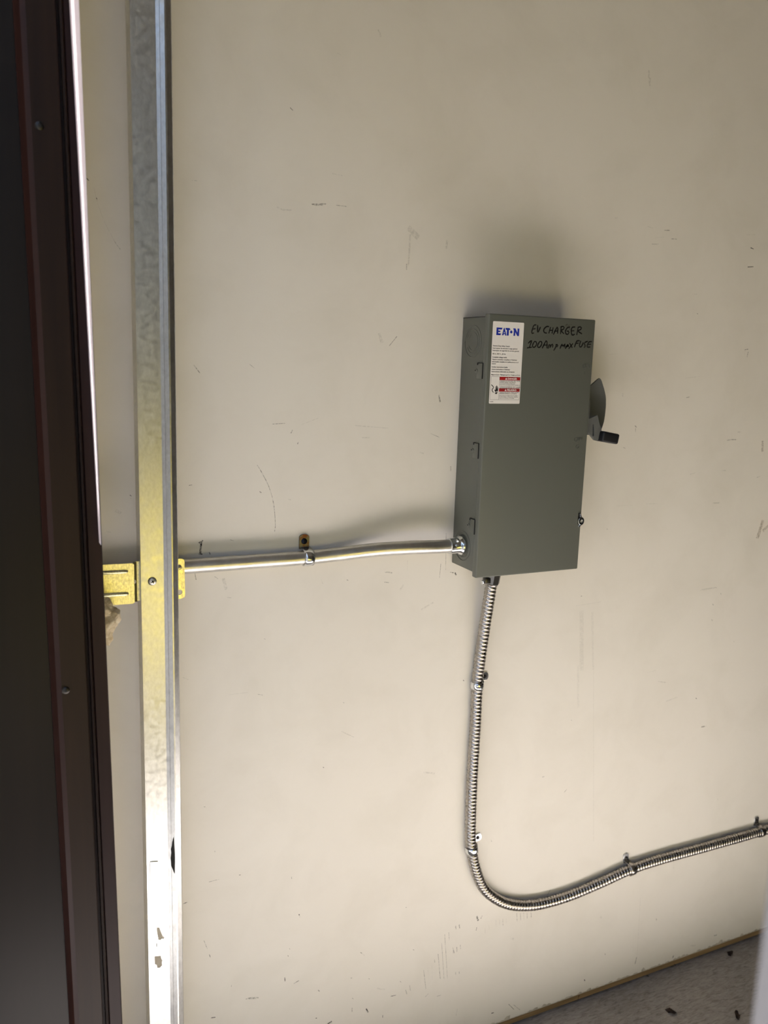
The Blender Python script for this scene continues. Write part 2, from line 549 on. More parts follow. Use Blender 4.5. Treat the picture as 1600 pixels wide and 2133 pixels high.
WALL_MARKS = [[[[-0.2767,1.6159],[-0.2648,1.6166],[-0.2529,1.6191]],0.0027,1],[[[-0.2363,1.6187],[-0.2195,1.6185]],0.0021,1],[[[-0.3332,1.6062],[-0.3231,1.6033],[-0.3102,1.6041]],0.0024,2],[[[-0.1058,1.5941],[-0.0938,1.5853]],0.0162,2],[[[-0.1054,1.5842],[-0.1068,1.5386]],0.00742,2],[[[-0.1101,1.5383],[-0.1099,1.5312]],0.0042,1],[[[-0.1721,1.8823],[-0.1688,1.8752]],0.0048,2],[[[-0.2434,1.6646],[-0.2283,1.6637]],0.0036,2],[[[-0.1366,1.4066],[-0.1239,1.4217]],0.00202,1],[[[-0.1553,1.4234],[-0.1517,1.4133]],0.00945,2],[[[-0.461,1.3657],[-0.4529,1.3552]],0.003,1],[[[-0.3746,1.3693],[-0.3674,1.364]],0.0018,1],[[[-0.4614,1.6301],[-0.4548,1.6301]],0.00157,1],[[[-0.3134,1.7499],[-0.31,1.7473]],0.0024,1],[[[-0.036,1.5817],[-0.0372,1.5714]],0.00675,2],[[[-0.2399,1.8386],[-0.2339,1.8371]],0.0018,2],[[[-0.3062,1.2634],[-0.3045,1.2672]],0.0027,0],[[[-0.3623,1.2125],[-0.3549,1.2007],[-0.3428,1.1772],[-0.335,1.1505],[-0.3314,1.1178],[-0.3325,1.1029]],0.00105,1],[[[-0.295,1.2459],[-0.2944,1.2474]],0.0039,1],[[[-0.3376,1.2773],[-0.3167,1.2784]],0.0015,1],[[[-0.2893,1.2763],[-0.2602,1.287]],0.0018,2],[[[-0.1947,1.2746],[-0.1351,1.2698]],0.003,2],[[[-0.0519,1.2601],[-0.0356,1.2537]],0.00202,1],[[[-0.0391,1.3252],[-0.0368,1.3159]],0.00525,1],[[[-0.1811,1.2544],[-0.1696,1.254]],0.00337,2],[[[-0.0716,1.2276],[-0.0652,1.2259]],0.0045,2],[[[-0.4548,1.0928],[-0.4505,1.0954]],0.0042,0],[[[-0.452,1.0926],[-0.4541,1.0754]],0.0066,0],[[[-0.4569,1.075],[-0.4513,1.074]],0.00367,0],[[[-0.4393,1.0758],[-0.4382,1.0728]],0.0027,0],[[[-0.406,1.0941],[-0.4002,1.0922]],0.00157,1],[[[-0.0126,1.0811],[-0.0103,1.0147]],0.00187,1],[[[-0.0209,1.0255],[-0.0222,1.0006]],0.00187,1],[[[-0.0883,1.0371],[-0.0875,1.0174]],0.00135,2],[[[-0.1297,1.0192],[-0.1192,1.0173]],0.0054,1],[[[-0.1319,1.0015],[-0.1239,1.0002]],0.0027,1],[[[-0.0095,1.201],[-0.0092,1.1946]],0.00375,1],[[[0.0004,1.0088],[0.0054,1.0074]],0.00337,0],[[[0.0099,1.0064],[0.0116,1.0036]],0.0045,0],[[[-0.0556,0.9451],[-0.0341,0.9547]],0.00472,2],[[[-0.1005,0.9858],[-0.0954,0.9919]],0.0075,2],[[[-0.2026,1.0113],[-0.2009,1.0105]],0.00304,1],[[[-0.2045,0.7903],[-0.2031,0.7894]],0.00236,0],[[[-0.4078,0.8343],[-0.3759,0.8338]],0.0015,2],[[[-0.3589,0.8278],[-0.3511,0.8254]],0.0018,1],[[[-0.4823,0.8741],[-0.4752,0.8701]],0.00367,2],[[[-0.2059,0.736],[-0.1831,0.722]],0.00304,2],[[[-0.4105,0.9998],[-0.4047,0.9986]],0.00131,1],[[[-0.4623,1.0426],[-0.4609,1.0338]],0.0024,1],[[[-0.4308,1.0357],[-0.4265,1.0324]],0.0021,1],[[[-0.2503,1.0162],[-0.2469,1.0081]],0.00202,2],[[[-0.3486,0.9232],[-0.3471,0.9224]],0.0024,1],[[[-0.4164,1.0286],[-0.4135,1.0164]],0.012,2],[[[0.0384,0.7976],[0.0396,0.7963]],0.00225,0],[[[-0.2404,0.6753],[-0.239,0.674]],0.00202,0],[[[-0.3092,1.1553],[-0.3061,1.1546]],0.0036,2],[[[-0.3577,1.1695],[-0.3559,1.1683]],0.0027,1],[[[-0.4694,1.1838],[-0.4661,1.1842]],0.0021,1],[[[-0.4503,0.6438],[-0.4491,0.6436]],0.0021,0],[[[-0.4423,0.5047],[-0.4262,0.505]],0.0024,1],[[[-0.4856,0.4756],[-0.4808,0.4763]],0.003,0],[[[-0.4521,0.3959],[-0.447,0.3796]],0.0018,1],[[[-0.443,0.3666],[-0.4418,0.3617]],0.0021,0],[[[-0.3902,0.504],[-0.3889,0.5037]],0.0027,0],[[[-0.2962,0.4768],[-0.2954,0.4731]],0.00202,1],[[[-0.2806,0.3981],[-0.2791,0.3934]],0.00337,0],[[[-0.3063,0.278],[-0.3056,0.2711]],0.00304,0],[[[-0.2883,0.2612],[-0.2797,0.264]],0.0027,1],[[[-0.3775,0.2587],[-0.3742,0.2587],[-0.3577,0.2543],[-0.3553,0.255]],0.00304,1],[[[-0.4405,0.242],[-0.4341,0.2409]],0.00304,0],[[[-0.2978,0.3352],[-0.2971,0.3335]],0.00202,0],[[[-0.3007,0.3215],[-0.3,0.3199]],0.00202,0],[[[-0.2397,0.6752],[-0.2387,0.6743]],0.00202,0],[[[-0.2406,0.2316],[-0.2387,0.2292]],0.003,1],[[[-0.1707,0.1917],[-0.1688,0.1899]],0.003,0],[[[-0.1713,0.1706],[-0.1711,0.1635]],0.00225,0],[[[-0.141,0.1584],[-0.1378,0.1515]],0.0045,0],[[[-0.1058,0.1327],[-0.1057,0.1287]],0.00225,0],[[[-0.2441,0.1741],[-0.2431,0.1737]],0.0027,0],[[[-0.2193,0.1541],[-0.2139,0.1557]],0.006,0],[[[-0.0639,0.3535],[-0.0627,0.3532]],0.00247,0],[[[-0.0444,0.2574],[-0.0432,0.2563]],0.00289,0],[[[-0.0191,0.2039],[-0.0124,0.1617]],0.00165,1],[[[-0.01,0.2071],[-0.0075,0.1803]],0.00124,2],[[[-0.0015,0.2164],[0.0015,0.1774]],0.00112,2],[[[0.0043,0.2206],[0.0054,0.2143]],0.00165,1],[[[0.012,0.2303],[0.0196,0.1737]],0.00206,1],[[[0.019,0.2521],[0.0283,0.1709]],0.00165,1],[[[0.025,0.2702],[0.0363,0.1684]],0.00165,1],[[[0.0343,0.2715],[0.036,0.2551]],0.00165,1],[[[0.0494,0.2823],[0.0506,0.2748]],0.00206,1],[[[0.0576,0.2828],[0.0589,0.2745]],0.00247,1],[[[0.0456,0.2282],[0.0468,0.2206]],0.00206,1],[[[0.054,0.2329],[0.055,0.2234]],0.0027,1],[[[0.0622,0.2354],[0.0635,0.2269]],0.00247,1],[[[0.0545,0.1769],[0.0553,0.1706]],0.00225,1],[[[0.063,0.1751],[0.0636,0.1708]],0.00247,1],[[[-0.0574,0.1723],[-0.0547,0.1634]],0.00225,1],[[[-0.049,0.1795],[-0.047,0.1689]],0.00225,1],[[[-0.0886,0.1693],[-0.0796,0.1684]],0.0033,0],[[[0.0145,0.1356],[0.0227,0.1353]],0.00247,1],[[[-0.0123,0.1435],[-0.0065,0.1477]],0.00187,1],[[[-0.1183,0.1959],[-0.1047,0.1896]],0.006,2],[[[-0.0701,0.1954],[-0.0685,0.1937]],0.0033,1],[[[-0.1567,0.2849],[-0.149,0.2769]],0.00225,1],[[[-0.4045,0.2948],[-0.4045,0.2926]],0.0018,0],[[[0.0611,0.0759],[0.0633,0.0897]],0.0027,2],[[[-0.1756,0.2366],[-0.1738,0.236]],0.00262,1],[[[-0.1381,0.2236],[-0.1369,0.2225]],0.00262,1],[[[-0.4328,0.5592],[-0.4328,0.5589]],0.0054,2],[[[-0.0359,0.6261],[-0.0165,0.6206]],0.00825,2],[[[0.4011,1.2716],[0.4041,1.2695]],0.00439,1],[[[0.4027,1.2663],[0.4033,1.2605]],0.00338,1],[[[0.5267,1.328],[0.5348,1.3294]],0.00256,1],[[[0.3641,1.3301],[0.3639,1.3327]],0.00608,2],[[[0.3761,1.2296],[0.3803,1.2282]],0.00236,1],[[[0.6511,1.2406],[0.6651,1.2421],[0.6788,1.2417]],0.00183,1],[[[0.6784,1.2578],[0.6862,1.2578]],0.00473,2],[[[0.5572,1.1718],[0.5699,1.1743]],0.00329,2],[[[0.7505,1.1599],[0.7576,1.1612]],0.00295,1],[[[0.4468,1.1149],[0.4752,1.1143]],0.00183,2],[[[0.371,1.1142],[0.4121,1.1137]],0.00101,2],[[[0.6275,1.1091],[0.6487,1.1097]],0.00236,2],[[[0.6178,0.9197],[0.6645,0.9216]],0.00276,2],[[[0.2894,0.9176],[0.3511,0.92]],0.00155,2],[[[0.3002,0.9364],[0.3016,0.9363]],0.00304,1],[[[0.7821,1.0605],[0.7726,1.0278]],0.01339,3],[[[0.8002,1.0504],[0.789,1.0419]],0.01266,3],[[[0.7552,1.2357],[0.7578,1.2182]],0.00985,3],[[[0.6575,0.886],[0.6598,0.8836]],0.00315,1],[[[0.6603,0.8501],[0.6617,0.8484]],0.0038,1],[[[0.6432,1.1774],[0.6549,1.1771]],0.00473,2],[[[0.3513,1.0688],[0.352,1.0682]],0.00236,1],[[[0.3312,0.8973],[0.3436,0.7821]],0.01148,4],[[[0.3042,0.9],[0.3144,0.786]],0.02025,4],[[[0.7342,0.7917],[0.7356,0.791]],0.00253,1],[[[0.6783,0.9083],[0.6794,0.906]],0.00315,5],[[[0.6214,0.9218],[0.6624,0.923]],0.00158,5],[[[0.6315,1.1081],[0.6469,1.1083]],0.00158,5],[[[0.3647,1.9103],[0.3656,1.9025]],0.00794,2],[[[0.368,1.8976],[0.3689,1.8897]],0.00903,2],[[[0.3905,1.6449],[0.4042,1.643]],0.00197,2],[[[0.4119,1.626],[0.4329,1.6293]],0.00181,2],[[[0.4334,1.6417],[0.445,1.6427]],0.00276,1],[[[0.4528,1.6276],[0.4645,1.6286]],0.00276,1],[[[0.4055,1.6141],[0.4208,1.6153]],0.00197,1],[[[0.6612,1.6286],[0.6693,1.6271]],0.00384,0],[[[0.6601,1.5911],[0.6732,1.5927]],0.00322,0],[[[0.6467,1.6525],[0.6705,1.6546]],0.00171,2],[[[0.6753,1.4274],[0.6832,1.4286]],0.00276,0],[[[0.6756,1.4258],[0.6756,1.4194]],0.00213,3],[[[0.6833,1.4133],[0.685,1.4229]],0.00256,0],[[[0.5173,1.5292],[0.5296,1.53]],0.00213,2],[[[0.5344,1.493],[0.5365,1.4925]],0.00256,1],[[[0.3131,1.6521],[0.3185,1.6532]],0.00289,2],[[[0.3245,1.4067],[0.3413,1.4087]],0.00144,2],[[[0.5191,1.3665],[0.5565,1.3704]],0.00171,2],[[[0.3054,0.7897],[0.313,0.7042]],0.00891,4],[[[0.3447,0.7845],[0.3815,0.3897]],0.00446,4],[[[0.0984,0.2879],[0.1012,0.2804]],0.00693,0],[[[0.1101,0.2868],[0.108,0.283]],0.00347,1],[[[0.0989,0.2642],[0.0982,0.2591]],0.00272,0],[[[0.294,0.5191],[0.3,0.5245]],0.00198,1],[[[0.5225,0.728],[0.5424,0.723]],0.00578,2],[[[0.4898,0.7524],[0.5113,0.7539]],0.00268,2],[[[0.5504,0.6792],[0.5808,0.6837]],0.00322,2],[[[0.6367,0.6732],[0.6386,0.672]],0.00289,0],[[[0.6635,0.6015],[0.6753,0.6019]],0.00495,1],[[[0.1209,0.4521],[0.1225,0.4488]],0.00272,1],[[[0.5341,0.0642],[0.5316,0.0498]],0.00433,1],[[[0.5293,0.215],[0.5353,0.0638]],0.00186,2],[[[0.583,0.1497],[0.5841,0.1454]],0.00371,1],[[[0.1484,0.0516],[0.1518,0.0514]],0.00446,0],[[[0.1895,0.0589],[0.203,0.0426]],0.00297,0],[[[0.2023,0.0533],[0.2185,0.0364]],0.00198,1],[[[0.4396,0.1027],[0.441,0.0998]],0.00347,0],[[[0.3877,0.0548],[0.3891,0.0514]],0.00322,0],[[[0.3762,0.019],[0.3744,0.0097]],0.00347,0],[[[0.6486,0.0347],[0.6467,0.03]],0.00495,0],[[[0.7015,0.0449],[0.7144,0.0421]],0.00528,2],[[[0.7755,0.0507],[0.782,0.0498]],0.00462,1],[[[0.5726,0.0064],[0.5746,0.0048]],0.00804,0],[[[0.6553,0.0092],[0.6573,0.0075]],0.00804,0],[[[0.6247,0.0212],[0.6253,0.0417]],0.00248,2],[[[0.5948,0.0201],[0.619,0.0177]],0.00309,2],[[[0.6147,0.0036],[0.614,0.0193]],0.00248,2],[[[0.1863,0.2143],[0.1898,0.2123]],0.00693,2],[[[0.4194,0.1987],[0.4206,0.1974]],0.00693,2],[[[0.1946,0.2702],[0.1969,0.2514]],0.00198,1],[[[0.2036,0.2677],[0.2057,0.2512]],0.00198,1],[[[0.212,0.2668],[0.2136,0.2513]],0.00198,1],[[[0.2205,0.2644],[0.222,0.2512]],0.00198,1],[[[0.2305,0.2635],[0.2319,0.2508]],0.00198,1],[[[0.1611,0.2659],[0.1625,0.252]],0.00198,1],[[[0.1694,0.2636],[0.1706,0.2529]],0.00198,2],[[[0.1529,0.2669],[0.1542,0.2544]],0.00198,2],[[[0.1442,0.2684],[0.1457,0.2523]],0.00198,2],[[[0.1281,0.2618],[0.1291,0.2525]],0.00182,2],[[[0.1189,0.2576],[0.1201,0.2461]],0.00198,2],[[[0.298,0.6767],[0.2996,0.6756]],0.00248,1],[[[0.2361,0.5641],[0.24,0.5642]],0.00248,1],[[[0.2765,0.303],[0.2677,0.2869]],0.00198,1],[[[0.619,0.2857],[0.6214,0.2653]],0.00186,2],[[[0.7372,0.4121],[0.7394,0.4091]],0.00371,2],[[[0.0485,0.2799],[0.0505,0.2749]],0.00227,1],[[[0.0565,0.282],[0.0587,0.2748]],0.00227,1],[[[0.0454,0.2346],[0.0488,0.2225]],0.00272,1],[[[0.0545,0.2341],[0.0558,0.227]],0.00248,2],[[[-0.6071,1.6162],[-0.6047,1.6138]],0.00236,0],[[[-0.595,1.5914],[-0.5938,1.5894]],0.00207,0],[[[-0.5981,1.6052],[-0.5935,1.5849],[-0.5857,1.5625],[-0.5735,1.5381]],0.00049,2],[[[-0.5735,1.5385],[-0.5704,1.533],[-0.5642,1.5249]],0.00069,1],[[[-0.5584,1.1717],[-0.557,1.1705]],0.00276,1],[[[-0.558,1.1674],[-0.5575,1.1669]],0.00184,1],[[[-0.5784,1.1487],[-0.5739,1.1461]],0.00689,2],[[[-0.4703,1.1835],[-0.4664,1.1841]],0.00184,1],[[[-0.5927,1.1184],[-0.5882,1.117]],0.00322,2],[[[-0.2836,1.0991],[-0.273,1.0969]],0.00169,4]]
WY = (-0.597, -0.975, -1.425, -2.62, -3.02)     # edges of the unseen walls added outside to shade the floor
# ------------------------------------------------------------------ the room
# side wall in the plane y = 0, floor z = 0, front wall (with the overhead-door opening) at x = -0.78 .. -0.636
wall = box('wall_side', (-0.79, 0.0, 0.022), (4.6, 0.016, 2.62), 'wall')
structure(wall, 'beige painted drywall side wall with scuffs and small nicks')
edge_bm = bmesh.new()
for i in range(220):                                     # crumbled paper edge along the bottom of the drywall
    x0 = -0.6 + i * 0.012
    h = random.uniform(0.001, 0.007) + (0.006 if random.random() < 0.12 else 0)
    z0 = 0.0215
    a = [edge_bm.verts.new((x0 + random.uniform(-.003, .003), -0.0006, z0)), edge_bm.verts.new((x0 + 0.014, -0.0006, z0)),
         edge_bm.verts.new((x0 + 0.013 + random.uniform(-.003, .003), -0.0006, z0 + h * random.uniform(.4, 1))), edge_bm.verts.new((x0 + 0.006, -0.0006, z0 + h)), edge_bm.verts.new((x0, -0.0006, z0 + h * .5))]
    edge_bm.faces.new(a)
e = from_bm('chipped_edge', edge_bm, 'worn_edge', wall)
e['kind'] = 'stuff'
mk = bmesh.new()
order = ['mark_dark', 'mark_grey', 'mark_faint', 'mark_stain', 'mark_smudge', 'mark_light']
for pts, w, t in WALL_MARKS:
    fs = ribbon(mk, pts, w, -0.0004 - 0.00004 * t, 0.35, 0.5)
    for f in fs or ():
        f.material_index = t
marks = from_bm('scuff_mark', mk, None, wall, recalc=False)
for nm in order:
    marks.data.materials.append(MAT[nm])
marks['kind'] = 'stuff'
marks['label'] = 'grey and black scuffs and nicks on the wall paint'

sill = box('baseboard_side', (-0.636, 0.002, 0.007), (4.6, 0.016, 0.0215), 'sill')
structure(sill, 'bare brown wooden sill strip along the foot of the wall')
gap = box('gap_shade', (-0.636, 0.010, -0.01), (4.6, 0.016, 0.0065), 'dark_gap', sill)  # dark strip standing in for the shade in the gap below the sill

fl = box('floor', (-0.78, -3.6, -0.1), (4.6, 0.016, 0.0), 'floor')
structure(fl, 'dusty grey brown concrete garage floor')
dr = box('floor_driveway', (-60.0, -50.0, -0.12), (-0.78, 60.0, -0.01), 'driveway')
structure(dr, 'dark asphalt driveway outside the garage')
structure(box('ceiling', (-0.79, -3.6, 2.62), (4.6, 0.016, 2.72), 'framing'))
structure(box('wall_back', (4.6, -3.6, -0.1), (4.7, 0.016, 2.72), 'framing'))
structure(box('wall_far', (-0.79, -3.7, -0.1), (4.7, -3.6, 2.72), 'framing'))
# front wall: return beside the opening, header over it, far return
wf = box('wall_front', (-0.78, -0.225, -0.05), (-0.637, 0.0, 2.62), 'wall')
structure(wf, 'garage front wall beside the door opening')
box('facade', (-0.78, 0.017, -0.05), (-0.637, 9.0, 2.9), 'wall', wf)
box('header', (-0.78, -3.6, 2.16), (-0.637, -0.225, 2.62), 'wall', wf)
box('far_return', (-0.78, -3.6, -0.05), (-0.637, -2.95, 2.16), 'wood_board', wf)

# ------------------------------------------------------------------ dark wooden door jamb (reveal towards the opening)
LEAN = 0.0135
jb = bpy.data.objects.new('trim_1', None)
COL.objects.link(jb)
structure(jb, 'dark brown stained wooden garage door jamb with stop moulding')
XR = -0.6285
def jx(u): return XR - u
Z0, Z1 = 0.0, 2.16
BK = -0.222
prism('jamb_edge', [(jx(0.0), BK), (jx(0.0), -0.2475), (jx(0.0012), -0.2490), (jx(0.0155), -0.2490), (jx(0.0165), -0.2478), (jx(0.0165), BK)], Z0, Z1, 'wood_edge', jb, LEAN)
prism('jamb_bead', [(jx(0.0172), BK), (jx(0.0172), -0.2500), (jx(0.0186), -0.2520), (jx(0.0208), -0.2510), (jx(0.0208), BK)], Z0, Z1, 'wood_stop', jb, LEAN)
prism('jamb_groove', [(jx(0.0205), BK), (jx(0.0205), -0.2400), (jx(0.0252), -0.2400), (jx(0.0252), BK)], Z0, Z1, 'wood_edge', jb, LEAN)
prism('stop_board', [(jx(0.0250), BK), (jx(0.0250), -0.2555), (jx(0.0262), -0.2575), (jx(0.0545), -0.2575), (jx(0.0545), BK)], Z0, Z1, 'wood_stop', jb, LEAN)
prism('stop_bevel', [(jx(0.0545), BK), (jx(0.0545), -0.2572), (jx(0.0600), -0.2550), (jx(0.0660), -0.2470), (jx(0.0660), BK)], Z0, Z1, 'wood_red', jb, LEAN)
prism('jamb_board', [(jx(0.0662), BK), (jx(0.0662), -0.2440), (jx(0.1750), -0.2440), (jx(0.1750), BK)], Z0, Z1, 'wood_board', jb, LEAN)
prism('shade_casing', [(jx(0.1752), BK + 0.06), (jx(0.1752), -0.2800), (jx(0.1980), -0.2800), (jx(0.1980), BK + 0.06)], Z0, Z1, 'wood_red', jb, LEAN)  # out of view, made to jut out so it keeps sun off the jamb
# tapering pale fin added at the inner edge, shaped to the bright sliver
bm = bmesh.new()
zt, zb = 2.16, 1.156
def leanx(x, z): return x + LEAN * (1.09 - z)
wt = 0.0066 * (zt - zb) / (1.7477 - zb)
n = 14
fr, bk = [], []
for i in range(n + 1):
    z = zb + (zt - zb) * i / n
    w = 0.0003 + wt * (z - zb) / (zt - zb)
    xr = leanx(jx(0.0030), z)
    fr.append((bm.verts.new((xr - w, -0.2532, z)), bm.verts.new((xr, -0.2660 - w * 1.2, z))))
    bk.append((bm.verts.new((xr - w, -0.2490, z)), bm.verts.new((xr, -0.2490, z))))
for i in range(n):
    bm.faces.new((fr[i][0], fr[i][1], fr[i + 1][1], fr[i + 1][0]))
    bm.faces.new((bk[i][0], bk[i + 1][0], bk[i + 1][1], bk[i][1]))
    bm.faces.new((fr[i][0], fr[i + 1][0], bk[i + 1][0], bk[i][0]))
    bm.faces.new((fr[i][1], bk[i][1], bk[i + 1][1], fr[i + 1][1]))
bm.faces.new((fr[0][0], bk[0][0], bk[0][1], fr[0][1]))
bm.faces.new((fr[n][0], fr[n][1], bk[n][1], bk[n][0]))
sl = from_bm('pale_fin', bm, 'pale_strip', jb)
sl['label'] = 'pale fin added for the bright sliver tapering down the jamb edge'
for (x, z) in ((-0.6824, 1.617), (-0.6769, 0.9784)):
    s = lathe('screw', [(0, 0.0046), (0.0012, 0.0044), (0.002, 0.003)], (x, -0.2575, z), (0, -1, 0), 16, 'dark_steel', jb)
    lathe('screw_recess', [(0.0019, 0.0018), (0.0022, 0.0018)], (x, -0.2575, z), (0, -1, 0), 6, 'dark_gap', s)

# ------------------------------------------------------------------ garage door track
tr = root('garage_door_track', 'vertical galvanised steel garage door track beside the dark wooden jamb', 'door track')
TZ0, TZ1 = 0.05, 2.25
hole_a = [(-0.5482, 0.5161), (-0.5440, 0.5150), (-0.5418, 0.5075), (-0.5388, 0.4985), (-0.5367, 0.4962), (-0.5377, 0.4932), (-0.5405, 0.4950), (-0.5425, 0.4930), (-0.5457, 0.4945), (-0.5468, 0.5030)]
hole_b = [(-0.5519, 0.4677), (-0.5425, 0.4660), (-0.5415, 0.4600), (-0.5400, 0.4575), (-0.5412, 0.4540), (-0.5407, 0.4490), (-0.5440, 0.4455), (-0.5480, 0.4465), (-0.5490, 0.4520), (-0.5517, 0.4540)]
hole_c = [(-0.5490, 0.4900), (-0.5475, 0.4885), (-0.5480, 0.4830), (-0.5492, 0.4835)]
hole_s = circle(-0.5455, 1.0632, 0.0062, 20)
plate('web', [(-0.5598, TZ0), (-0.5292, TZ0), (-0.5292, TZ1), (-0.5598, TZ1)], -0.1000, 0.0016, 'track', tr, [hole_a, hole_b, hole_c, hole_s])
extrude_profile('rear_flange', [(-0.5602, -0.0996), (-0.5604, -0.0880), (-0.5607, -0.0700)], TZ0, TZ1, 'track', tr, 0.0014)
extrude_profile('inner_flange', [(-0.5292, -0.0992), (-0.5242, -0.1011), (-0.5239, -0.1018), (-0.5186, -0.1038)], TZ0, TZ1, 'track', tr, 0.0014)
extrude_profile('rolled_lip', [(-0.5188, -0.1026), (-0.5166, -0.1024), (-0.5098, -0.0986), (-0.5086, -0.0966), (-0.5085, -0.0840)], TZ0, TZ1, 'track', tr, 0.0014)
plate('pressed_tab', [(-0.5556, 0.6285), (-0.5450, 0.6268), (-0.5452, 0.5940), (-0.5562, 0.5950)], -0.1008, 0.0012, 'track', tr, bevel=0.0004)
pl = plate('torn_patch', [(-0.5213, 0.6635), (-0.5235, 0.6560), (-0.5243, 0.6480), (-0.5258, 0.6449), (-0.5250, 0.6390), (-0.5262, 0.6300), (-0.5255, 0.6172), (-0.5225, 0.6080), (-0.5207, 0.6025), (-0.5200, 0.6300)], -0.1052, 0.0010, 'dark_gap', tr)
pl['label'] = 'torn black patch on the inner flange'
sc_ = lathe('screw', [(-0.004, 0.0053), (0.0010, 0.0053), (0.0022, 0.0045), (0.0028, 0.0030)], (-0.5452, -0.1000, 1.0630), (0, -1, 0), 20, 'emt', tr)
sc_['label'] = 'silver cross-head screw'
for rot in (0.5, 0.5 + math.pi / 2):
    dx, dz = math.cos(rot) * 0.0026, math.sin(rot) * 0.0026
    px, pz = -math.sin(rot) * 0.0007, math.cos(rot) * 0.0007
    plate('cross_slot', [(-0.5452 + dx + px, 1.063 + dz + pz), (-0.5452 - dx + px, 1.063 - dz + pz), (-0.5452 - dx - px, 1.063 - dz - pz), (-0.5452 + dx - px, 1.063 + dz - pz)], -0.1031, 0.0008, 'dark_gap', sc_)

# jamb bracket behind the track
br = root('track_bracket', 'yellow zinc-plated slotted bracket fixing the track to the jamb, reflected yellow included in its colour', 'bracket')
def rib_slot(cx, z): return stadium(cx, z, 0.030, 0.0034)
plate('slotted_plate', [(-0.6360, 1.0925), (-0.5725, 1.0912), (-0.5700, 1.0890), (-0.5702, 1.0345), (-0.5722, 1.0327), (-0.6360, 1.0336)], -0.1000, 0.0022, 'zinc_reflect_yellow', br, [stadium(-0.6000, 1.0788, 0.0310, 0.0024), stadium(-0.6000, 1.0470, 0.0310, 0.0024)])
for z in (1.0812, 1.0490):
    path = [Vector((-0.636, -0.1006, z)), Vector((-0.600, -0.1006, z - 0.0006)), Vector((-0.584, -0.1004, z - 0.0010)), Vector((-0.5795, -0.0985, z - 0.0012))]
    sweep('pressed_rib', catmull(path, 0.003), 0.0026, 10, 'zinc_reflect_yellow', br)
plate('side_step', [(-0.5700, 1.0912), (-0.5655, 1.0908), (-0.5655, 1.0330), (-0.5700, 1.0332)], -0.0930, 0.0022, 'dark_steel', br, [circle(-0.5693, 1.0622, 0.0032, 14)])
plate('track_flange', [(-0.5660, 1.0905), (-0.5010, 1.0900), (-0.4978, 1.0882), (-0.4970, 1.0850), (-0.4968, 1.0345), (-0.4980, 1.0318), (-0.5035, 1.0300), (-0.5660, 1.0330)], -0.0880, 0.0022, 'zinc_reflect_yellow', br, [circle(-0.5050, 1.0775, 0.0040, 16), circle(-0.5045, 1.0400, 0.0040, 16)])

# ------------------------------------------------------------------ expanding foam below the bracket
bm = bmesh.new()
bmesh.ops.create_icosphere(bm, subdivisions=4, radius=1.0)
fr_ = random.Random(3)
ph = [fr_.uniform(0, 6) for _ in range(12)]
for v in bm.verts:
    x, y, z = v.co
    k = 1 + 0.22 * math.sin(5 * x + ph[0]) * math.sin(6 * z + ph[1]) + 0.12 * math.sin(11 * y + ph[2]) * math.sin(9 * z + ph[3]) + 0.07 * math.sin(17 * x + 13 * z + ph[4])
    t = (z + 1) / 2                                   # wider at the top, a tapering tongue below
    v.co = Vector((-0.6170 + x * k * 0.0270 * (0.30 + 0.70 * t ** 0.8) - 0.002 * (1 - t), -0.140 + y * k * 0.02, 1.0215 + z * k * 0.0310))
foam = from_bm('foam_blob', bm, 'foam', smooth=True)
tag(foam, 'crumpled tan expanding foam squeezed out below the yellow bracket', 'foam')

# ------------------------------------------------------------------ safety switch
BX, BZ0, BZ1, FY = 0.2167, 1.0188, 1.4628, -0.087
sw = root('safety_switch', 'grey-green steel safety switch box with handwritten marker lines and white label', 'switch box')
body = box('enclosure', (0.0016, -0.080, BZ0 + 0.008), (BX - 0.002, -0.0005, BZ1 - 0.004), 'grey_paint', sw, 0.0012)
# front cover: a shallow pan with turned-back sides
bm = bmesh.new()
bm_box(bm, (0.0, FY, BZ0), (BX, -0.0735, BZ1), 0.0022, 3)
cover = from_bm('cover', bm, 'grey_paint', sw)
smooth_angle(cover, 30)
box('side_seam', (0.0012, -0.0765, BZ1 - 0.0052), (0.03, -0.002, BZ1 - 0.0042), 'dark_gap', body)
# knockouts pressed into the left side
def side_ring(name, cy, cz, r, parent, a0=0, a1=360, w=0.0007):
    pts = [Vector((0.0014, cy + math.cos(math.radians(a)) * r, cz + math.sin(math.radians(a)) * r)) for a in range(a0, a1 + 1, 10)]
    return sweep(name, pts, w, 6, 'grey_paint', parent)
for cy, cz in ((-0.0375, 1.4185), (-0.0355, 1.0655)):
    ko = side_ring('knockout_ring', cy, cz, 0.0262, body)
    side_ring('knockout_ring_inner', cy, cz, 0.0200, body, 20, 330)
    if cz > 1.2:
        side_ring('knockout_ring_core', cy, cz, 0.0150, body, 20, 330)
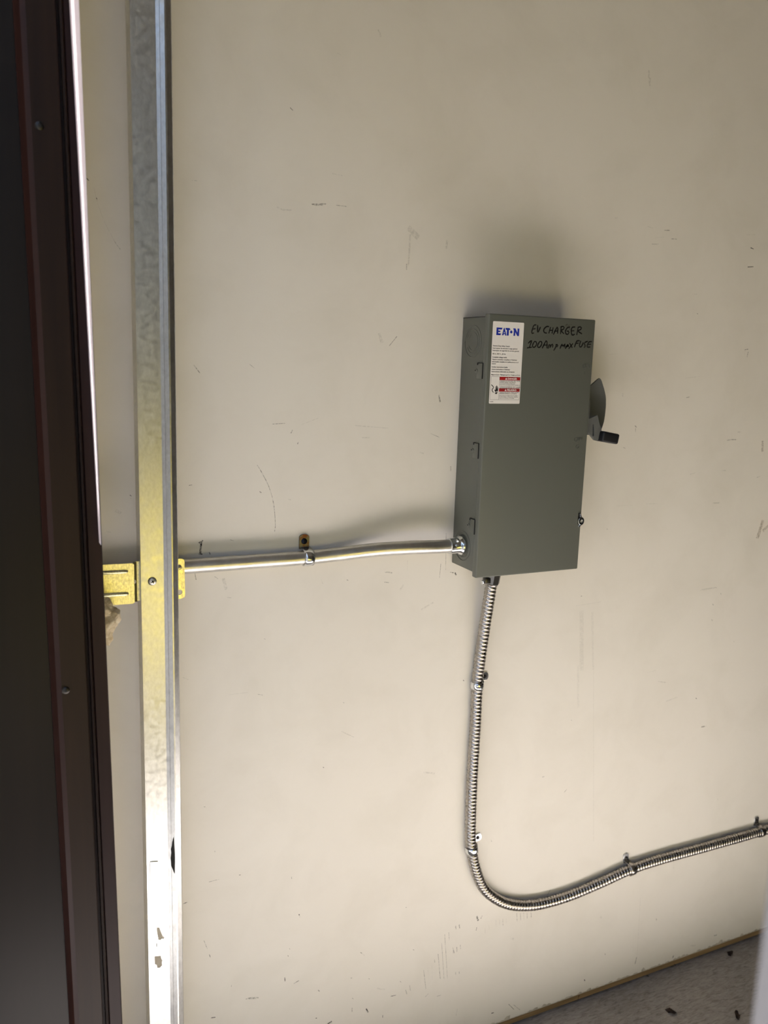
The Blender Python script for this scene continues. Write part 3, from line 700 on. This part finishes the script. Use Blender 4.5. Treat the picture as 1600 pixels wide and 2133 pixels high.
# hinge tabs with rivets
for zc in (1.370, 1.2368, 1.1064):
    t = box('hinge_tab', (-0.0012, -0.0755, zc - 0.0125), (0.002, -0.0580, zc + 0.0125), 'grey_paint', sw, 0.0005)
    box('tab_slit', (-0.0014, -0.0762, zc - 0.0128), (0.0018, -0.0754, zc + 0.0128), 'dark_gap', t)
    box('tab_notch', (-0.0014, -0.0762, zc + 0.0123), (0.0018, -0.0600, zc + 0.0131), 'dark_gap', t)
    box('tab_pin_hole', (-0.0015, -0.0620, zc + 0.0095), (0.0018, -0.0590, zc + 0.0135), 'dark_gap', t)
    rv = lathe('rivet', [(0, 0.0042), (0.0016, 0.0036), (0.0024, 0.0020)], (-0.0008, -0.0580, zc - 0.0005), (-1, 0, 0), 14, 'grey_paint', t)
    lathe('rivet_hole', [(0, 0.0013), (0.0003, 0.0013)], (-0.0031, -0.0572, zc + 0.0005), (-1, 0, 0), 8, 'dark_gap', t)

# embossed ON | OFF O on the cover
for body_t, x, z, s in (('ON', 0.1950, 1.3795, 0.0110), ('I', 0.2000, 1.3690, 0.0085), ('OFF', 0.1880, 1.2515, 0.0110), ('O', 0.1925, 1.2395, 0.0100)):
    text_mesh('embossed_letters', body_t, x, z, s, FY - 0.00005, 'grey_paint', cover, bold=-0.0002, depth=0.0007)

# marker handwriting
bm = bmesh.new()
for st in HANDWRITING:
    ribbon(bm, st, 0.0023, FY - 0.00018, 0.16, 0.2)
hw = from_bm('marker_handwriting', bm, 'ink', sw, recalc=False)
hw['label'] = 'black marker handwriting reading EV CHARGER 100 Amp MAX FUSE'
bm = bmesh.new()
for i in range(14):
    a = random.uniform(0, 6.28)
    rr = random.uniform(0, 0.006)
    cx, cz = 0.1620 + math.cos(a) * rr * 1.2 - 0.002, 1.4500 + math.sin(a) * rr
    ribbon(bm, [(cx, cz), (cx + random.uniform(-.003, .003), cz + random.uniform(-.003, .003))], 0.003, FY - 0.00010 - i * 0.000004, 0.4)
sm = from_bm('smudge', bm, 'mark_faint', sw, recalc=False)

# label
LX0, LX1, LZ0, LZ1 = 0.0078, 0.0684, 1.3172, 1.4508
lab = plate('rating_label', round_rect(LX0, LZ0, LX1, LZ1, 0.0016), FY - 0.0003, 0.0003, 'label_white', sw)
lab['label'] = 'white rating label with blue logo and red warning bars'
LY = FY - 0.00032
# blue logo lettering E A T dot N
lx, lz, lh = 0.0150, 1.4288, 0.0122
k = 0.0445 / 100.0
def L(pts): return [(lx + a * k, lz + b_ / 28.0 * lh) for a, b_ in pts]
logo = {
    'logo_letter_E': [(0, 0), (18, 0), (21, 7), (8.5, 7), (8.5, 11), (17, 11), (17, 17), (8.5, 17), (8.5, 21), (23, 21), (26, 28), (0, 28)],
    'logo_letter_A': [(25, 0), (31, 0), (33, 5), (38, 5), (38, 0), (44.5, 0), (35, 28), (32, 28), (30, 21)],
    'logo_letter_T': [(45.5, 0), (54.5, 0), (54.5, 21), (61, 21), (57, 28), (38.5, 28), (41, 21), (45.5, 21)],
    'logo_letter_N': [(75, 0), (83, 0), (83, 14), (92, 0), (100, 0), (100, 28), (92, 28), (92, 13), (83, 28), (72, 28), (75.5, 21), (75.5, 7)],
}
for nm, pts in logo.items():
    plate(nm, L(pts), LY, 0.00012, 'label_blue', lab)
plate('logo_dot', [(lx + 65 * k + 0.0024 * math.cos(i * 0.3927), lz + lh * 0.5 + 0.0024 * math.sin(i * 0.3927)) for i in range(16)], LY, 0.00012, 'label_blue', lab)
plate('logo_tip', L([(31.5, 8.5), (36.5, 8.5), (34, 14)]), LY - 0.00008, 0.00006, 'label_white', lab)
lines = [('General Duty Safety Switch', 1.4105, .0330), ('Interrupteur de sécurité à usage général', 1.4068, .0480), ('Interruptor de seguridad de servicio general', 1.4031, .0515),
         ('100 A, 240 V~, 60 Hz', 1.3976, .0258), ('Complete ratings inside', 1.3922, .0285), ("Valeurs nominales complètes à l'intérieur", 1.3885, .0490),
         ('Información completa de clasificaciones en el', 1.3848, .0515), ('interior', 1.3816, .0080), ('Further instructions inside', 1.3762, .0310),
         ("Autres instructions à l'intérieur", 1.3725, .0360), ('Instrucciones adicionales en el interior', 1.3688, .0455), ('Made in U.S.A. / Fabriqué aux É.-U. / Hecho en E.U.A.', 1.3636, .0570)]
for s, z, w in lines:
    text_mesh('label_text', s, 0.0096, z, 0.0030, LY, 'label_black', lab, fit=w, bold=0.00006, depth=0.00004)
# warning panel
WX0, WX1, WZ0, WZ1, WM = 0.0094, 0.0672, 1.3236, 1.3616, 0.0262
def thin(name, x0, z0, x1, z1, mat): return plate(name, [(x0, z0), (x1, z0), (x1, z1), (x0, z1)], LY, 0.0001, mat, lab)
thin('panel_line', WX0, WZ1 - 0.00035, WX1, WZ1, 'label_black')
thin('panel_line', WX0, WZ0, WX1, WZ0 + 0.00035, 'label_black')
thin('panel_line', WX0, WZ0, WX0 + 0.00035, WZ1, 'label_black')
thin('panel_line', WX1 - 0.00035, WZ0, WX1, WZ1, 'label_black')
thin('panel_line', WM - 0.0002, WZ0, WM + 0.00015, WZ1, 'label_black')
for z0, word in ((1.3560, 'DANGER'), (1.3372, 'PELIGRO')):
    thin('warning_bar', WM, z0, WX1, z0 + 0.0053, 'label_red')
    text_mesh('warning_word', word, 0.0420, z0 + 0.0012, 0.0042, LY - 0.00012, 'label_white', lab, fit=0.0185, bold=0.00012, depth=0.00004)
    plate('warning_triangle', [(0.0372, z0 + 0.0011), (0.0408, z0 + 0.0011), (0.0390, z0 + 0.0044)], LY - 0.00012, 0.00006, 'label_white', lab)
tl = [('HAZARDOUS VOLTAGE. WILL CAUSE', 1.3541, .0395, .0021), ('SEVERE INJURY OR DEATH.', 1.3519, .0310, .0021), ('Turn off power before working inside.', 1.3497, .030, .0017), ('Replace all covers before power is turned on.', 1.3476, .0395, .0017),
      ('TENSION DANGEREUSE. PEUT CAUSER', 1.3441, .0405, .0021), ('DES BLESSURES GRAVES OU LA MORT.', 1.3420, .0395, .0021), ("Couper l'alimentation avant de travailler", 1.3398, .0385, .0016),
      ('TENSION PELIGROSA. PUEDE CAUSAR', 1.3352, .0380, .0021), ('LESIONES SEVERAS O LA MUERTE.', 1.3331, .0345, .0021), ('Desconecte la energía antes de trabajar', 1.3302, .0365, .0016), ('en este equipo. Coloque las cubiertas', 1.3280, .0370, .0016), ('antes de conectar la energía.', 1.3258, .030, .0016)]
for s, z, w, sz in tl:
    text_mesh('warning_text', s, WM + 0.0011, z, sz, LY, 'label_black', lab, fit=w, bold=0.00004, depth=0.00004)
text_mesh('label_text', '14-3497', 0.0094, 1.3196, 0.0022, LY, 'label_black', lab, fit=0.0068, bold=0.00005, depth=0.00004)
# shock pictogram: a hand and a bolt
hx, hz, q = 0.0186, 1.3370, 0.0044
hand = [(-.7, -1.0), (.7, -1.0), (1.0, .2), (1.35, .9), (1.35, 2.5), (1.05, 2.6), (.95, 1.3), (.85, 3.1), (.5, 3.2), (.42, 1.5), (.3, 3.5), (-.1, 3.5), (-.12, 1.5), (-.3, 3.1), (-.65, 3.0), (-.6, 1.1), (-1.15, 1.4), (-1.4, 1.15), (-.95, .3)]
plate('hand_symbol', [(hx + 0.0022 + a * 0.0026, hz - 0.0008 + b_ * 0.0031) for a, b_ in hand], LY, 0.0001, 'label_black', lab)
bm = bmesh.new()
ribbon(bm, [(0.0107, 1.3482), (0.0152, 1.3440), (0.0128, 1.3405), (0.0140, 1.3368), (0.0172, 1.3352)], 0.0014, LY - 0.00006, 0.1)
from_bm('bolt_symbol', bm, 'label_black', lab, recalc=False)
bm = bmesh.new()
ribbon(bm, [(0.0180, 1.3372), (0.0205, 1.3358), (0.0218, 1.3376), (0.0236, 1.3362)], 0.0009, LY - 0.0001, 0.1)
from_bm('spark_symbol', bm, 'label_white', lab, recalc=False)

# operating handle on the right side
plate('handle_quadrant', [(0.2150, 1.3300), (0.2507, 1.3500), (0.2600, 1.3575), (0.2650, 1.3612), (0.2673, 1.3622), (0.2702, 1.3606), (0.2728, 1.3565), (0.2754, 1.3513), (0.2790, 1.3440), (0.2816, 1.3376), (0.2840, 1.3310), (0.2853, 1.3248), (0.2862, 1.3150), (0.2863, 1.3057), (0.2858, 1.2945), (0.2846, 1.2840), (0.2823, 1.2755), (0.2795, 1.2683), (0.2600, 1.2600), (0.2150, 1.2600)], -0.0465, 0.0030, 'grey_handle', sw, bevel=0.0004)
hub = box('handle_hub', (BX - 0.002, -0.0760, 1.2640), (BX + 0.0110, -0.0400, 1.3250), 'grey_handle', sw, 0.002)
lever = plate('handle_lever', [(0.2190, 1.2860), (0.2303, 1.2906), (0.2446, 1.2961), (0.2475, 1.2965), (0.2489, 1.2945), (0.2594, 1.2697), (0.2560, 1.2600), (0.2530, 1.2527), (0.2500, 1.2515), (0.2455, 1.2527), (0.2309, 1.2665), (0.2190, 1.2690)], -0.0720, 0.0042, 'grey_handle', sw, [stadium(0.2412, 1.2702, 0.0042, 0.0220, 8, 0.06)], bevel=0.0004)
bm = bmesh.new()
bm_box(bm, (-0.0190, -0.0140, -0.0095), (0.0190, 0.0110, 0.0095), 0.0036, 4)
bmesh.ops.rotate(bm, verts=bm.verts, cent=(0, 0, 0), matrix=Matrix.Rotation(math.radians(9.0), 3, 'Y'))
bmesh.ops.translate(bm, verts=bm.verts, vec=(0.2735, -0.0700, 1.2572))
gp = from_bm('handle_grip', bm, 'black_plastic', sw)
smooth_angle(gp, 40)
gp['label'] = 'black vinyl grip'

# cover latch at the lower right edge
lt = bpy.data.objects.new('cover_latch', None)
COL.objects.link(lt)
lt.parent = sw
box('latch_slot', (0.2090, FY - 0.0003, 1.1030), (0.2126, FY + 0.004, 1.1228), 'dark_gap', lt)
plate('latch_ring', circle(0.2138, 1.1085, 0.0070, 20, 0.0058), FY - 0.0042, 0.0020, 'zinc', lt, [circle(0.2140, 1.1083, 0.0030, 14, 0.0024)], bevel=0.0004)
plate('latch_arm', [(0.2105, 1.1225), (0.2122, 1.1228), (0.2165, 1.1130), (0.2140, 1.1120)], FY - 0.0030, 0.0016, 'zinc', lt)
plate('latch_foot', [(0.2095, 1.0985), (0.2112, 1.0970), (0.2185, 1.1028), (0.2165, 1.1060)], FY - 0.0026, 0.0016, 'zinc', lt)

# ------------------------------------------------------------------ rigid conduit from the left
ec = root('rigid_conduit', 'straight galvanised steel conduit running level into the left side of the switch box', 'conduit')
path = catmull([(-0.637, -0.0125, 1.0591), (-0.56, -0.0125, 1.0591), (-0.4755, -0.0125, 1.0590), (-0.38, -0.0125, 1.0589), (-0.2868, -0.0125, 1.0589), (-0.2302, -0.0150, 1.0612), (-0.1641, -0.0240, 1.0664), (-0.1040, -0.0318, 1.0680), (-0.0500, -0.0348, 1.0668), (-0.0200, -0.0352, 1.0664)], 0.006)
sweep('tube', path, 0.01175, 28, 'emt', ec)
cn = lathe('connector', [(0.0, 0.0130), (0.0005, 0.0140), (0.0165, 0.0140), (0.0185, 0.0150), (0.0215, 0.0172), (0.0245, 0.0176), (0.0250, 0.0165)], (-0.0268, -0.0352, 1.0664), (1, 0, 0), 28, 'zinc', ec)
lathe('locknut', [(0, 0.0182), (0.0028, 0.0182)], (-0.0042, -0.0352, 1.0664), (1, 0, 0), 8, 'zinc', cn, poly=True)
lathe('set_screw', [(0, 0.0030), (0.0035, 0.0030), (0.0045, 0.0022)], (-0.0150, -0.0450, 1.0765), (0, -0.7, 0.7), 10, 'zinc', cn)
lathe('set_screw_head', [(0, 0.0022), (0.0042, 0.0022)], (-0.0180, -0.0478, 1.0700), (0, -1, 0.2), 10, 'zinc', cn)

def strap(name, label, cx, cy, cz, ang, r, ear_off, ear_len, width, mat_band, mat_ear, mat_screw, group, tail=0.006, screw=0.0045, skew=0.0):
    """One-hole strap over a tube. ang: tube direction in the x-z plane; the ear lies on the wall on the left-normal side."""
    s = root(name, label, 'pipe strap', group=group)
    t = Vector((math.cos(ang), 0, math.sin(ang)))
    n_ = Vector((-math.sin(ang), 0, math.cos(ang)))
    base = Vector((cx, cy, cz))
    # band: arc from the ear side round the front to the far side
    prof = []
    ry = r + 0.0012
    ywall = -0.0012
    prof.append((ry + 0.0020, ywall))
    for k in range(0, 13):
        a = math.radians(10 + 190 * k / 12)
        prof.append((math.cos(a) * ry, cy - math.sin(a) * ry))
    bm = bmesh.new()
    rows = []
    for j, f in enumerate((-0.5, -0.18, 0.0, 0.18, 0.5)):
        rr = 0.0004 if j == 2 else 0.0
        row = []
        for (d, y) in prof:
            k_ = 1 + rr / ry
            row.append(bm.verts.new(Vector((cx, 0, cz)) + t * (f * width) + n_ * (d * k_) + Vector((0, cy + (y - cy) * k_, 0))))
        rows.append(row)
    for a, b_ in zip(rows, rows[1:]):
        for i in range(len(a) - 1):
            bm.faces.new((a[i], a[i + 1], b_[i + 1], b_[i]))
    band = from_bm('band', bm, mat_band, s, recalc=False)
    md = band.modifiers.new('thickness', 'SOLIDIFY')
    md.thickness = 0.0010
    md.offset = 1
    for p in band.data.polygons:
        p.use_smooth = True
    # ear with a screw
    e0 = ry + 0.0005
    e1 = e0 + ear_len
    hw_ = width * 0.5
    ring = [(-hw_, e0), (hw_, e0)]
    for k in range(0, 9):
        a = math.pi * k / 8
        ring.append((math.cos(a) * hw_, e1 - hw_ * 0.55 + math.sin(a) * hw_ * 0.55))
    sh = ear_off
    out = [(cx + t.x * (u + sh) + n_.x * v, cz + t.z * (u + sh) + n_.z * v) for u, v in ring]
    # bevelled bridge between ear and band
    ear = plate('ear', out, -0.0026, 0.0018, mat_ear, s, bevel=0.0003)
    mx, mz = cx + t.x * sh + n_.x * (e0 + ear_len * 0.52), cz + t.z * sh + n_.z * (e0 + ear_len * 0.52)
    sc2 = lathe('screw', [(0, screw), (0.0014, screw * 0.95), (0.0026, screw * 0.6)], (mx, -0.0026, mz), (0, -1, 0), 14, mat_screw, s)
    lathe('screw_recess', [(0, screw * 0.38), (0.0003, screw * 0.38)], (mx, -0.0052, mz), (0, -1, 0), 6, 'dark_gap', sc2)
    return s

strap('pipe_strap', 'one-hole strap with dark blue screw holding the rigid conduit to the wall', -0.2795, -0.0125, 1.0589, 0.0, 0.01175, -0.0028, 0.0235, 0.0165, 'zinc', 'rusty', 'black_oxide', 'one-hole conduit straps', screw=0.0052)

# ------------------------------------------------------------------ flexible conduit
fc = root('flexible_conduit', 'ribbed flexible steel conduit dropping below the switch box and curving right', 'conduit')
FP = [(0.0690, -0.0360, 1.0200), (0.0685, -0.0355, 0.9986), (0.0668, -0.0330, 0.9828), (0.0664, -0.0300, 0.9612), (0.0655, -0.0210, 0.9014), (0.0635, -0.0140, 0.8334), (0.0618, -0.0125, 0.7912), (0.0625, -0.0125, 0.7153), (0.0618, -0.0125, 0.595), (0.0641, -0.0125, 0.4918), (0.0698, -0.0125, 0.4477), (0.0818, -0.0125, 0.4025), (0.1026, -0.0125, 0.3586), (0.135, -0.0125, 0.3257), (0.1697, -0.0125, 0.3046), (0.214, -0.0125, 0.2905), (0.2588, -0.0125, 0.2849), (0.3195, -0.0125, 0.2855), (0.3918, -0.0125, 0.2935), (0.4772, -0.0125, 0.3055), (0.5615, -0.0125, 0.3090), (0.6805, -0.0125, 0.3078), (0.8043, -0.0125, 0.3067), (0.9023, -0.0125, 0.3068), (1.05, -0.0125, 0.3070), (1.30, -0.0125, 0.3070), (2.60, -0.0125, 0.3070)]
PITCH = 0.0073
step = PITCH / 8
fpath = catmull(FP, step)
def flex_r(i, th):
    ph_ = (i * step / PITCH + th / (2 * math.pi)) % 1.0
    return 0.0088 + 0.0022 * (abs(math.sin(math.pi * ph_)) ** 0.55)
sweep('ribbed_sheath', fpath, flex_r, 24, 'flex', fc)
fcn = lathe('squeeze_connector', [(0, 0.0128), (0.0020, 0.0142), (0.0200, 0.0142), (0.0222, 0.0128)], (0.0688, -0.0360, 1.0125), (-0.06, 0.12, -1), 8, 'connector', fc, poly=True)
lathe('gland_nut', [(0, 0.0158), (0.0045, 0.0158)], (0.0690, -0.0362, 1.0262), (0, 0, -1), 20, 'connector', fcn)
lathe('throat', [(0, 0.0125), (0.0110, 0.0125)], (0.0690, -0.0362, 1.0220), (0, 0, -1), 20, 'connector', fcn)
box('clamp_lug', (0.0480, -0.0440, 0.9935), (0.0590, -0.0330, 1.0040), 'connector', fcn, 0.001)
lathe('clamp_screw', [(0, 0.0020), (0.0060, 0.0020), (0.0060, 0.0042), (0.0085, 0.0042), (0.0095, 0.003)], (0.0500, -0.0410, 0.9985), (-1, -0.2, -0.15), 12, 'zinc', fcn)

def flex_at(x=None, z=None):
    best = min(range(1, len(fpath) - 1), key=lambda i: abs(fpath[i].x - x) if x is not None else abs(fpath[i].z - z) + (10 if fpath[i].x > 0.09 else 0))
    p = fpath[best]
    t = (fpath[best + 1] - fpath[best - 1]).normalized()
    return p, math.atan2(t.z, t.x)
for lab_, kw, off, wid in (('bright strap highest up on the vertical run of ribbed conduit', dict(z=0.790), -0.010, 0.0140), ('bright strap just above the bend in the ribbed conduit', dict(z=0.452), -0.010, 0.0140),
                           ('strap on the lower ribbed conduit, nearest right of its bend', dict(x=0.4810), -0.004, 0.0135), ('strap on the ribbed conduit at the right edge of the picture', dict(x=0.8760), -0.004, 0.0135)):
    p, a = flex_at(**kw)
    if 'z' in kw:
        s = strap('pipe_strap', lab_, p.x, p.y, p.z, a, 0.0108, off, 0.0175, wid, 'zinc', 'zinc', 'dark_steel', 'one-hole conduit straps', screw=0.0038)
    else:
        s = strap('pipe_strap', lab_, p.x, p.y, p.z, a, 0.0108, off, 0.0205, wid, 'flex', 'zinc', 'dark_steel', 'one-hole conduit straps', screw=0.0042)

# ------------------------------------------------------------------ scraps on the floor
def scrap(x, y, s, rot, label, seed):
    rd = random.Random(seed)
    bm = bmesh.new()
    n_ = 9
    c_ = bm.verts.new((0, 0, 0.004))
    ring = []
    for i in range(n_):
        a = 2 * math.pi * i / n_
        rr = s * 0.78 * rd.uniform(0.6, 1.1)
        ring.append(bm.verts.new((math.cos(a) * rr, math.sin(a) * rr * 0.55, rd.uniform(0.0005, 0.007))))
    for i in range(n_):
        bm.faces.new((c_, ring[i], ring[(i + 1) % n_]))
    bmesh.ops.solidify(bm, geom=bm.faces, thickness=0.0008)
    o = from_bm('leaf_scrap', bm, 'leaf')
    o.location = (x, y, 0.0012)
    o.rotation_euler = (0, 0, rot)
    return tag(o, label, 'debris', 'scraps on the garage floor')
scrap(0.815, -0.018, 0.016, 0.2, 'dark scrap on the floor against the foot of the wall', 1)
scrap(0.545, -0.105, 0.017, 2.6, 'curled brown scrap lying alone on the open floor', 2)
scrap(0.6725, -0.170, 0.016, 0.7, 'dark crumpled scrap on the floor beside the grey post', 5)

# ------------------------------------------------------------------ grey post close to the lens, out of focus
po = root('metal_post', 'out-of-focus light grey metal post standing at the lower right edge', 'post')
PX0, PY1 = -0.4852, -1.0852
box('upright', (PX0, PY1 - 0.050, 0.008), (PX0 + 0.045, PY1, 1.235), 'grey_post', po, 0.003)
box('base_plate', (PX0 - 0.04, PY1 - 0.09, 0.0), (PX0 + 0.085, PY1 + 0.04, 0.008), 'grey_post', po, 0.002)
for z in (1.132, 1.032, 0.932, 0.832):
    bm = bmesh.new()
    bm_box(bm, (PX0 - 0.0006, PY1 - 0.0205, z - 0.0075), (PX0 + 0.004, PY1 - 0.0135, z + 0.0075), 0.001)
    sl_ = from_bm('slot', bm, 'dark_gap', po)
    box('slot_rim', (PX0 - 0.0012, PY1 - 0.0215, z - 0.0105), (PX0 + 0.002, PY1 - 0.0125, z - 0.0080), 'zinc', sl_, 0.0004)

# ------------------------------------------------------------------ unseen things added behind the camera and outside, for reflections and shade
yb = root('yellow_reflector', 'added unseen yellow crate with sloping lid standing across the garage from the switch box', 'reflector')
bm = bmesh.new()
prof = [(-2.12, 0.0), (-2.12, 0.10), (-2.62, 0.60), (-2.75, 0.60), (-2.75, 0.0)]  # slope chosen so the sun lights it for the yellow reflection
a_ = [bm.verts.new((-0.55, y, z)) for y, z in prof]
b2 = [bm.verts.new((0.60, y, z)) for y, z in prof]
for i in range(5):
    j = (i + 1) % 5
    bm.faces.new((a_[i], a_[j], b2[j], b2[i]))
bm.faces.new(a_)
bm.faces.new(b2[::-1])
from_bm('bin', bm, 'yellow', yb)
box('reflector_bar', (-0.50, -2.70, 0.60), (0.55, -2.66, 0.62), 'dark_steel', yb, 0.004)
def shade_wall(label, y0, y1, h=5.6):  # unseen wall added only to shade the floor and jamb
    w_ = root('shade_wall', label, 'wall', group='added unseen walls shading the garage floor')
    box('shaft', (-3.15, y0, -0.01), (-3.0, y1, h), 'pier', w_)
    box('coping', (-3.18, y0, h), (-2.97, y1, h + 0.1), 'pier', w_, 0.01)
shade_wall('added grey boarded wall outside, unseen, keeping sun off the lower jamb', WY[0], -0.30, 4.23)
shade_wall('added narrow tall pier outside, unseen, setting the inner edge of the sun strip', WY[1], WY[0])
shade_wall('added tall grey boarded wall outside between two gaps, unseen, shading the floor', WY[3], WY[2])
shade_wall('added long low grey boarded wall outside, unseen, shading the side farthest from the jamb', -10.0, WY[4], 3.3)
